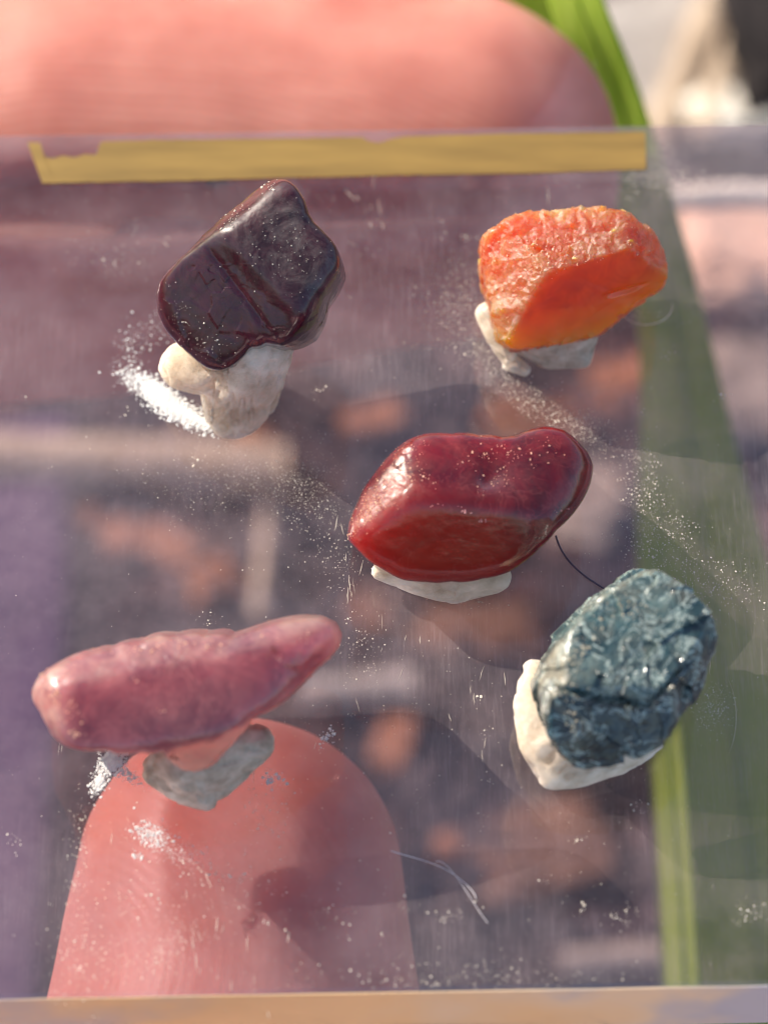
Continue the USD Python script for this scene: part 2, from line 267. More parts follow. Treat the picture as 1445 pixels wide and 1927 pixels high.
# ------------------------------------------------------------------ stones: an outline in the view plane, facets in front, a mesh all round
ICO = trimesh.creation.icosphere(6); D3 = ICO.vertices
def trace(pts, ox, oy, s): return [(ox + x / s, oy + y / s) for x, y in pts]
def stone(outline, centre_px, z0, facets, p=14, rim=.3, dents=(), noise=(.10, 1.2), seed=1, back=.9, detail=None):
    """outline: pixels; facets: (normal in right/up/towards, distance mm, crust 0..1, extra roughness). Returns vertices, faces, crust, facet index."""
    c = at(*centre_px, z0); k = scale_at(c)
    o = np.array([((x - centre_px[0]) / k, (centre_px[1] - y) / k) for x, y in outline])
    ang = np.arctan2(o[:, 1], o[:, 0]); rad = np.hypot(o[:, 0], o[:, 1]); s = np.argsort(ang); ang, rad = ang[s], rad[s]
    aa = np.concatenate([ang - 2 * np.pi, ang, ang + 2 * np.pi]); rr = np.tile(rad, 3)
    fine = np.linspace(-np.pi, np.pi, 721); rf = np.interp(fine, aa, rr)
    ker = np.exp(-np.linspace(-2, 2, 9) ** 2); ker /= ker.sum(); rf = np.convolve(np.concatenate([rf[-9:-1], rf, rf[1:9]]), ker, 'same')[8:-8]
    sil = lambda phi: np.interp(phi, fine, rf)
    d = D3; rho = np.hypot(d[:, 0], d[:, 1]); phi = np.arctan2(d[:, 1], d[:, 0])
    terms = [rho / sil(phi)]
    down = np.array([0, -CE, -SE]); terms.append(np.maximum(0, d @ down) / max(z0 - .35, .3))
    terms.append(np.maximum(0, -d[:, 2]) / (back * rad.mean()))
    for f in facets:
        q = [np.array([(x - centre_px[0]) / k, (centre_px[1] - y) / k, w]) for x, y, w in f[0]]
        n = np.cross(q[1] - q[0], q[2] - q[0]); n /= np.linalg.norm(n); h = n @ q[0]
        if h < 0: n, h = -n, -h
        terms.append(np.maximum(0, d @ n) / h)
    T = np.array(terms)
    r = (T ** p).sum(0) ** (-1 / p)
    for dn in dents:          # (direction, angular size, depth fraction[, elongation axis])
        n = np.array(dn[0], float); n /= np.linalg.norm(n); a = np.arccos(np.clip(d @ n, -1, 1)) / dn[1]
        r = r * (1 - dn[2] * np.exp(-a ** 2))
    v = d * r[:, None]
    w = T ** p / (T ** p).sum(0)
    crust = np.zeros(len(d)) + w[0] * rim
    for i, f in enumerate(facets): crust = crust + w[3 + i] * f[1]
    nrm = trimesh.Trimesh(v, ICO.faces, process=False).vertex_normals
    amp = noise[0] * (.35 + 1.3 * np.clip(crust, 0, 1))
    v = v + nrm * (amp * 2 * fbm(v / noise[1], seed, 5, .55))[:, None]
    if detail is not None: v = detail(v, nrm, crust, w)
    # hold the outline where the photograph has it
    ph = np.arctan2(v[:, 1], v[:, 0]); rh = np.hypot(v[:, 0], v[:, 1])
    bins = ((ph + np.pi) / (2 * np.pi) * 90).astype(int) % 90; mx = np.array([rh[bins == b].max() for b in range(90)])
    bc = -np.pi + (np.arange(90) + .5) * 2 * np.pi / 90
    ratio = np.array([sil(b) for b in bc]) / mx; ratio = np.convolve(np.concatenate([ratio[-2:], ratio, ratio[:2]]), [.25, .5, .25], 'same')[2:-2]
    g = np.interp(ph, np.concatenate([bc - 2 * np.pi, bc, bc + 2 * np.pi]), np.tile(ratio, 3))
    v[:, :2] *= g[:, None]
    world = c + v[:, :1] * U + v[:, 1:2] * V + v[:, 2:] * W
    world[:, 2] = np.maximum(world[:, 2], .05)
    return world, ICO.faces, np.clip(crust, 0, 1), c
D = math.radians
def gemstone(name, look, label, args, kw, specks=(), zone=None):
    v, f, crust, c = stone(*args, **kw)
    t = thing(name, (c[0], c[1], v[:, 2].min()), label, 'gemstone')
    rel = v - EYE; dep = -(rel @ W); sx, sy = 722.5 + PXMM * DIST * (rel @ U) / dep, 963.5 - PXMM * DIST * (rel @ V) / dep
    front = (v - c) @ W > -1.0
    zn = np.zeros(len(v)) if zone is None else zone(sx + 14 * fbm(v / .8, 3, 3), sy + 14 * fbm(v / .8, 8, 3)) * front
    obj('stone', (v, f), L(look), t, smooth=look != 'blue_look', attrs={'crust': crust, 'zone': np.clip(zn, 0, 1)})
    def speck(spots, part, lk, seed, what):
        rng = np.random.default_rng(seed); ico = trimesh.creation.icosahedron(); V_, F_ = [], []
        for px, py, gx, gy, an, cnt, s0, s1 in spots:
            for _ in range(cnt):
                a, b = rng.normal(0, 1, 2) * (gx, gy); ca, sa = math.cos(D(an)), math.sin(D(an)); x, y = px + ca * a - sa * b, py + sa * a + ca * b
                dd = (sx - x) ** 2 + (sy - y) ** 2; near = np.argsort(dd)[:14]; k = near[np.argmin(dep[near])]
                if dd[near[0]] > 60: continue
                s = s0 * (s1 / s0) ** rng.random() ** 1.5; V_.append(v[k] + ico.vertices * s * rng.uniform(.5, 1.3, (12, 1)) * rng.uniform(.5, 1.3, 3)); F_.append(ico.faces + 12 * len(F_))
        if V_: obj(part, (np.vstack(V_), np.vstack(F_)), L(lk), t, smooth=False, kind='stuff', label=what)
    for q in specks: speck(*q)
    return t, c, v

def terrace(amp, size, seed, only=None):
    """Broken, stepped surface."""
    def go(v, n, crust, w):
        h = fbm(v / size, seed, 3) * 6; st = np.floor(h) + np.clip((h - np.floor(h)) * 4, 0, 1)
        m = np.clip(crust if only is None else only(v, w), 0, 1)
        return v + n * (amp * (st - h.mean()) * m)[:, None]
    return go
def chips(amp, size, seed, only):
    """Many small flat breaks at odd tilts with steps between them."""
    def go(v, n, crust, w):
        from scipy.spatial import cKDTree
        rng = np.random.default_rng(seed); sd = v[rng.integers(0, len(v), int(400 / size ** 2))]
        q = v + size * .25 * np.stack([fbm(v / (size * .5), seed + k, 2) for k in range(3)], 1)
        i = cKDTree(sd).query(q)[1]; tilt = rng.normal(0, 1, (len(sd), 3)); tilt[:, 2] *= .3; lift = rng.normal(0, 1, len(sd)) * .25
        d = ((v - sd[i]) * tilt[i]).sum(1) / size + lift[i]
        return v + n * (amp * np.clip(d, -1.6, 1.6) * np.clip(only(v, crust), 0, 1))[:, None]
    return go
def line_groove(a, b, depth, width):
    """A groove between two points of the view plane (mm from the stone's centre)."""
    a, b = np.array(a), np.array(b)
    def go(v, n, crust, w):
        q = v[:, :2]; t = np.clip(((q - a) @ (b - a)) / ((b - a) @ (b - a)), 0, 1); dist = np.linalg.norm(q - a - t[:, None] * (b - a), axis=1)
        return v - n * (depth * np.exp(-(dist / width) ** 2) * (v[:, 2] > 0) * np.sin(np.pi * np.clip(t, .02, .98)) ** .4)[:, None]
    return go
def chain(*fs):
    def go(v, n, crust, w):
        for f in fs: v = f(v, n, crust, w)
        return v
    return go

Z1, Z2, Z3, Z4, Z5 = (180, 310, 2.779), (820, 330, 2.779), (600, 750, 2.408), (0, 1100, 2.007), (920, 1030, 2.779)
o1 = trace([(920,60),(1000,75),(1060,130),(1105,200),(1125,270),(1150,315),(1200,360),(1260,430),(1300,520),(1305,580),(1270,660),(1220,730),(1190,830),(1150,900),(1070,945),(980,965),(890,945),(810,970),(770,1020),(720,1060),(650,1080),(570,1060),(480,990),(410,920),(350,850),(310,760),(300,680),(320,610),(390,520),(470,450),(530,390),(600,320),(680,240),(760,170),(840,100)], *Z1)
o2 = trace([(235,310),(290,275),(340,235),(400,205),(480,185),(600,185),(700,165),(800,155),(900,165),(985,180),(1050,215),(1110,250),(1170,300),(1205,370),(1225,440),(1235,510),(1220,575),(1150,625),(1080,670),(1000,725),(930,785),(870,830),(760,865),(640,885),(520,910),(430,920),(350,895),(310,860),(290,780),(275,680),(250,600),(232,520),(228,430),(232,370)], *Z2)
o3 = trace([(410,180),(480,155),(600,155),(720,160),(830,165),(900,150),(950,125),(1040,112),(1110,130),(1170,180),(1225,240),(1252,300),(1245,380),(1210,460),(1150,540),(1080,600),(1000,680),(920,750),(850,795),(740,820),(600,835),(480,840),(380,830),(300,790),(220,740),(160,680),(125,640),(130,560),(160,480),(200,400),(260,320),(330,240)], *Z3)
o4 = trace([(105,400),(130,350),(190,300),(280,255),(400,235),(520,210),(650,190),(780,180),(900,175),(960,150),(1050,120),(1150,110),(1230,118),(1280,155),(1298,210),(1285,260),(1230,310),(1160,380),(1080,450),(960,510),(900,580),(850,640),(800,690),(740,715),(690,710),(650,680),(620,635),(540,635),(400,632),(280,625),(220,600),(170,550),(130,480),(108,440)], *Z4)
o5 = trace([(690,170),(770,120),(870,110),(950,150),(1030,195),(1090,250),(1140,310),(1180,370),(1190,420),(1225,450),(1210,510),(1175,600),(1160,680),(1120,760),(1060,830),(1000,890),(930,950),(900,1030),(800,1090),(680,1130),(580,1165),(500,1180),(430,1140),(360,1080),(310,1010),(270,920),(240,820),(215,740),(250,650),(310,540),(370,450),(430,390),(510,310),(600,230)], *Z5)
c1, c2, c3, c4, c5 = trace([(800,560)], *Z1)[0], trace([(700,540)], *Z2)[0], trace([(660,500)], *Z3)[0], trace([(640,400)], *Z4)[0], trace([(680,640)], *Z5)[0]

def below(pts, soft=8, x0=None):
    """1 under the pixel polyline."""
    xs, ys = zip(*pts)
    def go(x, y):
        g = np.clip((y - np.interp(x, xs, ys)) / soft + .5, 0, 1)
        return g if x0 is None else g * np.clip((x - x0) / 10, 0, 1)
    return go
def px_mm(c, z, *pts):
    k = scale_at(at(*c, z)); return [((x - c[0]) / k, (c[1] - y) / k) for x, y in pts]
gemstone('dark_gemstone', 'garnet_look', 'dark maroon pebble-shaped stone with a frosted top, upper left on white putty', (o1, c1, 8.0, [
    ([(445, 450, 2.5), (575, 590, 2.5), (640, 470, 2.2)], 1.0), ([(445, 450, 2.5), (575, 590, 2.5), (340, 600, -.1)], .10), ([(425, 440, 2.3), (520, 345, 1.5), (380, 440, .7)], .4), ([(580, 590, 2.4), (640, 540, 1.2), (570, 640, .8)], .05)]),
    dict(p=11, seed=11, rim=.1, noise=(.05, .9), detail=chain(line_groove(*px_mm(c1, 8, (392, 470), (520, 640)), .05, .16), line_groove(*px_mm(c1, 8, (425, 440), (585, 605)), -.17, .5), chips(.05, 1.6, 4, lambda v, c: np.clip(.6 - c, 0, 1) * (v[:, 1] < .2)))),
    [([(335, 590, 18, 34, -30, 60, .012, .05), (385, 655, 26, 12, 30, 40, .012, .05), (420, 650, 40, 18, 30, 20, .012, .04), (540, 470, 50, 50, 0, 130, .012, .035), (505, 345, 14, 8, 30, 26, .03, .08), (440, 405, 20, 6, -40, 30, .02, .08)], 'grit', 'dust_look', 61, 'pale grit in the pits of the dark stone')])
gemstone('orange_gemstone', 'orange_look', 'bright orange broken stone with a glassy fracture facing front, upper right', (o2, c2, 4.6, [
    ([(1020, 522, 2.8), (1180, 480, 2.0), (1060, 400, 1.2)], 1.0), ([(1020, 522, 2.8), (948, 655, .9), (912, 470, .8)], .9), ([(1020, 522, 2.8), (1215, 470, 1.5), (980, 660, .3)], 0.0), ([(1180, 480, 2.0), (1240, 520, .6), (1190, 410, .9)], .7)]),
    dict(p=36, seed=23, rim=.7, noise=(.06, .8), detail=chain(chips(.13, 1.0, 5, lambda v, c: c * 1.3), chips(.05, .4, 6, lambda v, c: c * 1.3), line_groove(*px_mm(c2, 4.6, (1140, 560), (1240, 535)), .14, .12), line_groove(*px_mm(c2, 4.6, (1100, 610), (1190, 560)), .10, .10))),
    [([(1010, 460, 50, 26, -30, 50, .02, .08), (925, 455, 10, 30, 0, 24, .02, .08), (945, 560, 16, 40, 0, 30, .02, .07), (1100, 490, 60, 8, -12, 40, .02, .07), (1200, 440, 30, 16, 30, 24, .02, .06)], 'flakes', 'amber_flake', 62, 'pale amber flakes on the crust of the orange stone')],
    zone=below([(900, 640), (1000, 625), (1100, 600), (1180, 555), (1270, 510)], 70))  # amber lower fracture: inner glow painted into the colour
gemstone('red_gemstone', 'red_look', 'deep red glossy two-lobed stone in the middle of the block', (o3, c3, 4.2, [
    ([(775, 845, 1.9), (690, 985, 1.7), (672, 925, .7)], .95), ([(720, 930, 2.6), (960, 950, 2.6), (850, 822, 1.3)], .12), ([(720, 930, 2.6), (960, 950, 2.6), (830, 1090, .5)], 0.0), ([(1000, 940, 2.6), (1060, 820, 1.5), (1110, 930, .9)], .2)]),
    dict(p=12, seed=31, rim=.1, noise=(.05, 1.3), dents=(((.42, .55, .75), .24, .13),), detail=chain(chips(.05, .9, 12, lambda v, c: (c - .25) * 2), chips(.04, .4, 13, lambda v, c: c - .3))),
    [([(735, 905, 16, 44, 32, 420, .012, .04), (690, 960, 9, 30, 30, 220, .015, .05), (960, 850, 50, 14, -8, 80, .015, .06), (930, 900, 20, 10, -25, 30, .015, .05), (800, 895, 14, 6, 20, 14, .02, .06)], 'crust_grains', 'amber_flake', 63, 'tan crust grains on the red stone'),
     ([(875, 966, 5, 2, 15, 6, .03, .06), (908, 981, 5, 2, 0, 6, .03, .06), (830, 956, 14, 2, 0, 6, .02, .04), (1055, 963, 8, 2, -10, 6, .02, .05)], 'glint_chips', 'pink_chip', 65, 'small pink chips along the ridge of the red stone')],
    zone=lambda x, y: below([(640, 1020), (700, 960), (760, 930), (860, 950), (940, 970), (1000, 1000), (1100, 1200)], 90)(x, y) * np.clip((1030 - x) / 110, 0, 1))  # orange-red front facet: transmitted glow put into the colour
gemstone('pink_gemstone', 'pink_look', 'long rose pink stone lying slantwise at the lower left above the thumb', (o4, c4, 5.6, [
    ([(130, 1285, 1.7), (560, 1200, 1.5), (330, 1208, .8)], .45), ([(130, 1285, 1.7), (560, 1200, 1.5), (300, 1390, 1.6)], .05), ([(300, 1390, 1.6), (480, 1360, 1.4), (390, 1450, .3)], .1), ([(110, 1290, 1.6), (110, 1370, 1.4), (60, 1320, .3)], .8), ([(480, 1360, 1.4), (560, 1200, 1.5), (620, 1240, .6)], .15)]),
    dict(p=14, seed=43, rim=.65, noise=(.06, 1.4), dents=(((.55, .22, .5), .10, .05),), detail=chain(chips(.025, 1.1, 14, lambda v, c: .3 + c), line_groove(*px_mm(c4, 5.6, (578, 1180), (575, 1240)), .08, .09), line_groove(*px_mm(c4, 5.6, (520, 1240), (575, 1265)), .07, .09))),
    [([(95, 1305, 10, 30, -30, 60, .02, .08), (120, 1340, 14, 14, 0, 26, .02, .06), (140, 1383, 8, 4, 20, 14, .03, .08), (280, 1218, 60, 6, -8, 40, .02, .06), (400, 1215, 20, 8, 0, 14, .02, .07), (340, 1210, 4, 4, 0, 6, .03, .07), (500, 1190, 12, 12, 0, 14, .02, .06), (578, 1200, 3, 20, 0, 18, .015, .04), (540, 1255, 24, 4, 25, 22, .015, .04), (300, 1340, 6, 4, 0, 3, .03, .06), (255, 1280, 4, 4, 0, 3, .03, .06)], 'crust_grains', 'amber_flake', 64, 'tan grains on the pink stone'),
     ([(516, 1220, 4, 7, 20, 22, .03, .09), (330, 1424, 8, 4, -10, 12, .03, .08), (397, 1400, 8, 2, 0, 5, .02, .05), (467, 1378, 3, 2, 0, 2, .03, .05)], 'pits', 'pit_look', 66, 'dark pits in the pink stone')],
    zone=below([(300, 1424), (320, 1416), (400, 1394), (470, 1358), (540, 1325), (640, 1300)], 10, 308))  # coral keel paints the light that passes through the stone
gemstone('blue_gemstone', 'blue_look', 'rough blue green mottled stone with cracks at the lower right', (o5, c5, 4.6, [
    ([(1120, 1300, 3.0), (1260, 1260, 2.6), (1190, 1110, 1.5)], .22), ([(1060, 1300, 2.7), (1230, 1320, 2.5), (1120, 1430, 1.5)], .2), ([(1290, 1290, 2.0), (1330, 1220, 1.5), (1370, 1260, .4)], .5), ([(1060, 1180, 2.0), (1010, 1310, 2.0), (1000, 1240, .9)], .6)]),
    dict(p=46, seed=57, rim=.4, noise=(.05, .9), detail=chain(chips(.26, 2.3, 8, lambda v, c: .8 + 0 * c), chips(.04, .7, 9, lambda v, c: .7 + 0 * c), line_groove(*px_mm(c5, 4.6, (1030, 1290), (1120, 1305)), .4, .13), line_groove(*px_mm(c5, 4.6, (1110, 1308), (1215, 1325)), .5, .15), line_groove(*px_mm(c5, 4.6, (1210, 1325), (1300, 1235)), .4, .16))),
    [([(1080, 1240, 10, 46, 35, 150, .02, .07), (1020, 1265, 14, 14, 0, 50, .02, .07), (1180, 1140, 26, 16, 20, 60, .02, .06), (1060, 1300, 26, 8, 10, 50, .02, .06), (1075, 1350, 8, 18, -10, 36, .02, .07), (1285, 1290, 6, 40, 35, 40, .02, .06), (1210, 1200, 40, 26, 20, 60, .01, .035)], 'crust_grains', 'crust_tan', 67, 'tan crust grains on the blue green stone')],
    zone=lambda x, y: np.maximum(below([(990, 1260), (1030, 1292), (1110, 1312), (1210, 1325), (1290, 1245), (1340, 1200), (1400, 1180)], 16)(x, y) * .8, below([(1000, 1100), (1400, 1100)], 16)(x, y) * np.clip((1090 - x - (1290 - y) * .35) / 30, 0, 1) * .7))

# ------------------------------------------------------------------ putty under the stones
def blob(spheres, size=.35, seed=1, amp=.25):
    """Lumps pressed into one: each entry is a list of (point, radius) hulled; all joined, roughened, flat on the block."""
    parts = []
    for ch in spheres:
        pts = np.vstack([np.asarray(c) + r * trimesh.creation.icosphere(2).vertices for c, r in ch])
        h = trimesh.convex.convex_hull(pts); parts.append(manifold3d.Manifold(manifold3d.Mesh(h.vertices.astype(np.float32), h.faces.astype(np.uint32))))
    m = parts[0]
    for q in parts[1:]: m = m + q
    m = m.refine_to_length(size).to_mesh()
    t = trimesh.Trimesh(m.vert_properties[:, :3], m.tri_verts, process=True)
    trimesh.smoothing.filter_taubin(t, iterations=12)
    v = rough(t.vertices, t.vertex_normals, amp, 1.1, seed, 4)
    h = fbm(v / np.array([1.6, 1.6, .8]), seed + 5, 3); v = v - t.vertex_normals * (.22 * np.exp(-(h / .035) ** 2))[:, None]   # creases
    v[:, 2] = np.maximum(v[:, 2], .02)
    return trimesh.Trimesh(v, t.faces, process=False)
def putty(label, spheres, seed, look='putty_look', **k):
    m = blob(spheres, seed=seed, **k)
    c = m.vertices.mean(0)
    return obj('putty_lump', m, L(look), label=label, cat='putty')
A = at
putty('cream putty lump with a bulge propping up the dark maroon stone', [
    [(A(345, 690, 2.4), 1.15), (A(395, 700, 2.6), 1.2)], [(A(440, 770, .4), 1.5), (A(450, 735, 1.0), 1.9), (A(500, 660, 4.0), 1.2), (A(460, 650, 4.6), 1.6)], [(A(480, 740, .8), 1.2), (A(530, 640, 4.5), .7)]], 3)
putty('white putty showing left of and below the orange stone', [
    [(A(915, 590, 1.6), .55), (A(935, 640, 1.0), .45), (A(960, 670, .7), .5)], [(A(960, 680, .5), .5), (A(985, 695, .3), .35)]], 5, amp=.12)
putty('grey dirty putty with dark specks in the shade below the orange stone', [[(A(1000, 605, 1.6), 1.7), (A(1075, 605, 1.6), 1.5), (A(1095, 676, .15), .45), (A(1030, 676, .2), .5)]], 6, look='grey_putty', amp=.12)
putty('thin pale putty rim under the red stone', [
    [(A(720, 1070, 1.4), .6), (A(800, 1092, .9), .8), (A(850, 1105, .5), .8), (A(930, 1085, .8), .8), (A(850, 1050, 1.6), 1.6)]], 7, amp=.12)
putty('grey dented putty cup under the pink stone', look='grey_putty', spheres=[
    [(A(300, 1450, .9), .8), (A(340, 1485, .4), .7), (A(385, 1495, .4), .75), (A(425, 1465, .7), .7), (A(480, 1400, 1.9), .9), (A(360, 1420, 2.2), 1.6)], [(A(330, 1440, .9), 1.0), (A(400, 1450, .9), 1.0)]], seed=9, amp=.2)
putty('broad cream putty crescent on the left of the blue green stone', [
    [(A(1005, 1265, 2.3), .6), (A(995, 1330, 2.0), .75), (A(1010, 1400, 1.6), .8), (A(1040, 1455, .9), .75), (A(1080, 1455, .7), .7), (A(1170, 1425, .8), .75), (A(1225, 1395, 1.0), .6), (A(1120, 1350, 1.5), 1.9)]], 11, amp=.12)

# ------------------------------------------------------------------ white smears, dust, scratches, fibres on the block's top
def flakes(spots, seed, grow=1.0, keep=1.0):
    """Ragged little chips: (px, py, spread x, spread y, angle, count, smallest, largest mm)."""
    rng = np.random.default_rng(seed); V_, F_ = [], []; n = 0
    base = trimesh.creation.icosahedron(); bv, bf = base.vertices, base.faces
    for px, py, sx, sy, an, cnt, s0, s1 in spots:
        for _ in range(int(cnt * keep)):
            a, b = rng.normal(0, 1, 2) * (sx, sy); ca, sa = math.cos(an), math.sin(an)
            q = at(px + ca * a - sa * b, py + sa * a + ca * b, 0)
            s = grow * s0 * (s1 / s0) ** rng.random() ** 2.4
            lv = bv * s * np.array([rng.uniform(.6, 1.5), rng.uniform(.6, 1.5), .45]) * rng.uniform(.7, 1.2, (12, 1))
            th = rng.uniform(0, 2 * np.pi); lv = lv @ np.array([[math.cos(th), -math.sin(th), 0], [math.sin(th), math.cos(th), 0], [0, 0, 1]]).T
            lv[:, 2] += s * .3
            V_.append(lv + q); F_.append(bf + n); n += 12
    return np.vstack(V_), np.vstack(F_)
dust = [(870, 580, 34, 44, 0, 900, .012, .035), (930, 690, 44, 18, D(45), 500, .012, .035), (1020, 770, 60, 14, D(35), 700, .012, .04), (1120, 815, 50, 16, D(30), 500, .012, .04), (1210, 920, 22, 60, 0, 500, .012, .045), (1240, 1010, 40, 40, 0, 420, .015, .05),
        (1320, 1090, 70, 30, D(15), 420, .015, .05), (570, 900, 36, 44, 0, 700, .012, .03), (600, 960, 40, 50, 0, 300, .012, .035), (420, 900, 90, 40, 0, 900, .01, .025), (1260, 340, 60, 18, 0, 700, .012, .035), (1380, 350, 60, 12, 0, 300, .012, .035),
        (1240, 300, 25, 30, 0, 350, .012, .03), (140, 1800, 30, 50, 0, 240, .015, .055), (150, 1600, 12, 60, 0, 110, .015, .06), (290, 1790, 60, 26, D(-20), 500, .012, .035), (380, 1630, 50, 16, D(25), 160, .015, .06), (300, 1700, 90, 40, 0, 120, .015, .05),
        (500, 1540, 26, 40, D(30), 150, .015, .045), (520, 1690, 120, 40, 0, 120, .012, .05), (700, 1790, 60, 60, 0, 40, .015, .06), (900, 1840, 160, 14, 0, 300, .012, .05), (840, 1725, 16, 7, 0, 40, .015, .06), (1170, 1730, 16, 14, 0, 40, .015, .05), (1420, 1720, 20, 14, 0, 90, .012, .05),
        (720, 1000, 330, 380, 0, 1300, .010, .035), (720, 1500, 400, 260, 0, 700, .010, .035), (500, 380, 330, 40, 0, 350, .010, .03), (220, 480, 50, 30, 0, 200, .012, .04), (640, 1060, 26, 40, 0, 160, .012, .04), (680, 1210, 22, 30, 0, 110, .012, .05), (1200, 600, 40, 10, 0, 200, .01, .03), (1345, 1335, 18, 22, 0, 420, .012, .045), (1320, 1230, 14, 80, 0, 160, .01, .03)]

def smear(spots, seed):
    V_, F_, n = [], [], 0
    for px, py, rx, ry, an in spots:
        k = 72; t = np.linspace(0, 2 * np.pi, k, endpoint=False); w = 1 + 1.1 * fbm(np.stack([np.cos(t) * 2.2, np.sin(t) * 2.2, 0 * t + seed + px], 1), seed, 4) ; w *= 1 + .10 * np.sin(t * 19 + px) * np.random.default_rng(seed).uniform(.2, 1, k)
        ca, sa = math.cos(D(an)), math.sin(D(an)); x, y = rx * w * np.cos(t), ry * w * np.sin(t)
        rim = np.array([at(px + ca * a - sa * b, py + sa * a + ca * b, .006) for a, b in zip(x, y)]); inn = rim * .85 + rim.mean(0) * .15 + [0, 0, .05]
        v = np.vstack([rim, inn, inn.mean(0) + [0, 0, .02]]); i = np.arange(k); j = (i + 1) % k
        f = np.vstack([np.stack([i, i + k, j], 1), np.stack([j, i + k, j + k], 1), np.stack([i + k, 0 * i + 2 * k, j + k], 1)])
        V_.append(v); F_.append(f + n); n += len(v)
    m = trimesh.Trimesh(np.vstack(V_), np.vstack(F_), process=False)
    if m.face_normals[:, 2].mean() < 0: m.invert()
    return m.vertices, m.faces
def join(*ms):
    V_, F_, n = [], [], 0
    for v, f in ms: V_.append(v); F_.append(np.asarray(f) + n); n += len(v)
    return np.vstack(V_), np.vstack(F_)
def ribbon(pts, w, h=.02):
    p = np.array(pts); t = np.gradient(p, axis=0); t /= np.linalg.norm(t, axis=1, keepdims=True); s = np.cross(t, [0, 0, 1.0]); ww = w * np.sin(np.linspace(.15, math.pi - .15, len(p)))[:, None]
    v = np.vstack([p - s * ww / 2 + [0, 0, .004], p + [0, 0, h], p + s * ww / 2 + [0, 0, .004]]); n = len(p)
    f = []
    for i in range(n - 1):
        for a in (0, n): f += [[a + i, a + i + 1, a + n + i + 1], [a + i, a + n + i + 1, a + n + i]]
    return v, np.array(f)[:, ::-1]
smear1 = [(300, 745, 24, 11, D(38), 2600, .02, .10), (345, 778, 28, 9, D(28), 2800, .02, .10), (400, 803, 22, 4, D(12), 600, .02, .08), (250, 715, 18, 10, D(35), 500, .015, .07), (245, 655, 14, 26, D(10), 160, .015, .06), (290, 620, 18, 24, D(30), 90, .015, .05)]
obj('white_smear', join(flakes(smear1, 1), smear([(302, 744, 44, 17, 38), (350, 778, 44, 13, 28), (400, 802, 34, 6, 12)], 3)), L('white_putty'), BLOCK, smooth=False, kind='stuff', label='crumbly white smear beside the dark stone')
smear2 = [(212, 1432, 12, 12, 0, 900, .02, .09), (188, 1470, 7, 16, D(20), 380, .02, .08), (242, 1458, 14, 5, D(40), 180, .02, .07)]
obj('white_smear', join(flakes(smear2, 2), smear([(212, 1432, 17, 16, 0), (188, 1470, 7, 14, 20)], 4)), L('white_putty'), BLOCK, smooth=False, kind='stuff', label='crumbly white smear left of the pink stone')
smear3 = [(285, 1572, 20, 12, D(15), 420, .015, .07), (325, 1597, 30, 14, D(20), 420, .010, .03), (262, 1612, 6, 4, 0, 14, .03, .1), (618, 1385, 7, 12, D(40), 40, .03, .10), (518, 1470, 14, 12, 0, 45, .03, .09)]
obj('white_smear', flakes(smear3, 3), L('white_putty'), BLOCK, smooth=False, kind='stuff', label='bluish white smear over the thumb')
clumps = [(RNG.uniform(20, 1425), RNG.uniform(380, 1850), RNG.uniform(3, 16), RNG.uniform(3, 12), RNG.uniform(0, 3), int(RNG.integers(4, 22)), .012, .08) for _ in range(55)]
obj('dust', join(flakes(dust, 4, .85, 1.0), flakes(clumps, 6, .8)), L('dust_look'), BLOCK, smooth=False, kind='stuff', label='pale dust grains scattered over the block')
def scratches():
    rng = np.random.default_rng(12); V_, F_, n = [], [], 0
    L_ = [(698, 360, 8, 60, 9), (715, 395, 8, 40, 8), (668, 380, 4, 20, 3), (1048, 380, 10, 12, 5), (655, 1085, 10, 40, 12), (700, 1060, 40, 60, 10), (780, 1200, 80, 110, 22), (860, 1260, 90, 90, 14), (470, 1520, 14, 60, 16), (450, 1760, 60, 70, 26), (390, 1730, 20, 80, 14), (190, 1560, 60, 60, 14), (110, 1410, 8, 20, 4), (1330, 1300, 20, 100, 6), (920, 1440, 20, 60, 4), (640, 520, 60, 40, 10), (330, 450, 60, 40, 10)]
    for px, py, sx, sy, c in L_:
        for _ in range((c + 1) // 2):
            x, y = rng.normal(px, sx), rng.normal(py, sy); l = rng.uniform(8, 34); a = rng.normal(0, .16)
            if px < 700 and py < 700 and px != 698 and px != 715: a += .9
            q = [at(x + l * (t - .5) * math.sin(a) * 1.0 + rng.normal(0, .4), y + l * (t - .5) * math.cos(a)) for t in np.linspace(0, 1, 5)]
            v, f = ribbon(q, rng.uniform(.010, .034)); V_.append(v); F_.append(f + n); n += len(v)
    for px, py, rx, ry, a0, a1, wd in [(1215, 575, 50, 36, -.2, 2.6, .05), (1345, 1350, 40, 90, -.9, .9, .02)]:
        q = [at(px + rx * math.cos(t), py + ry * math.sin(t)) for t in np.linspace(a0, a1, 24)]
        v, f = ribbon(q, wd); V_.append(v); F_.append(f + n); n += len(v)
    return np.vstack(V_), np.vstack(F_)
obj('scratches', scratches(), L('dust_look'), BLOCK, smooth=False, kind='stuff', label='short pale scratches in the block')
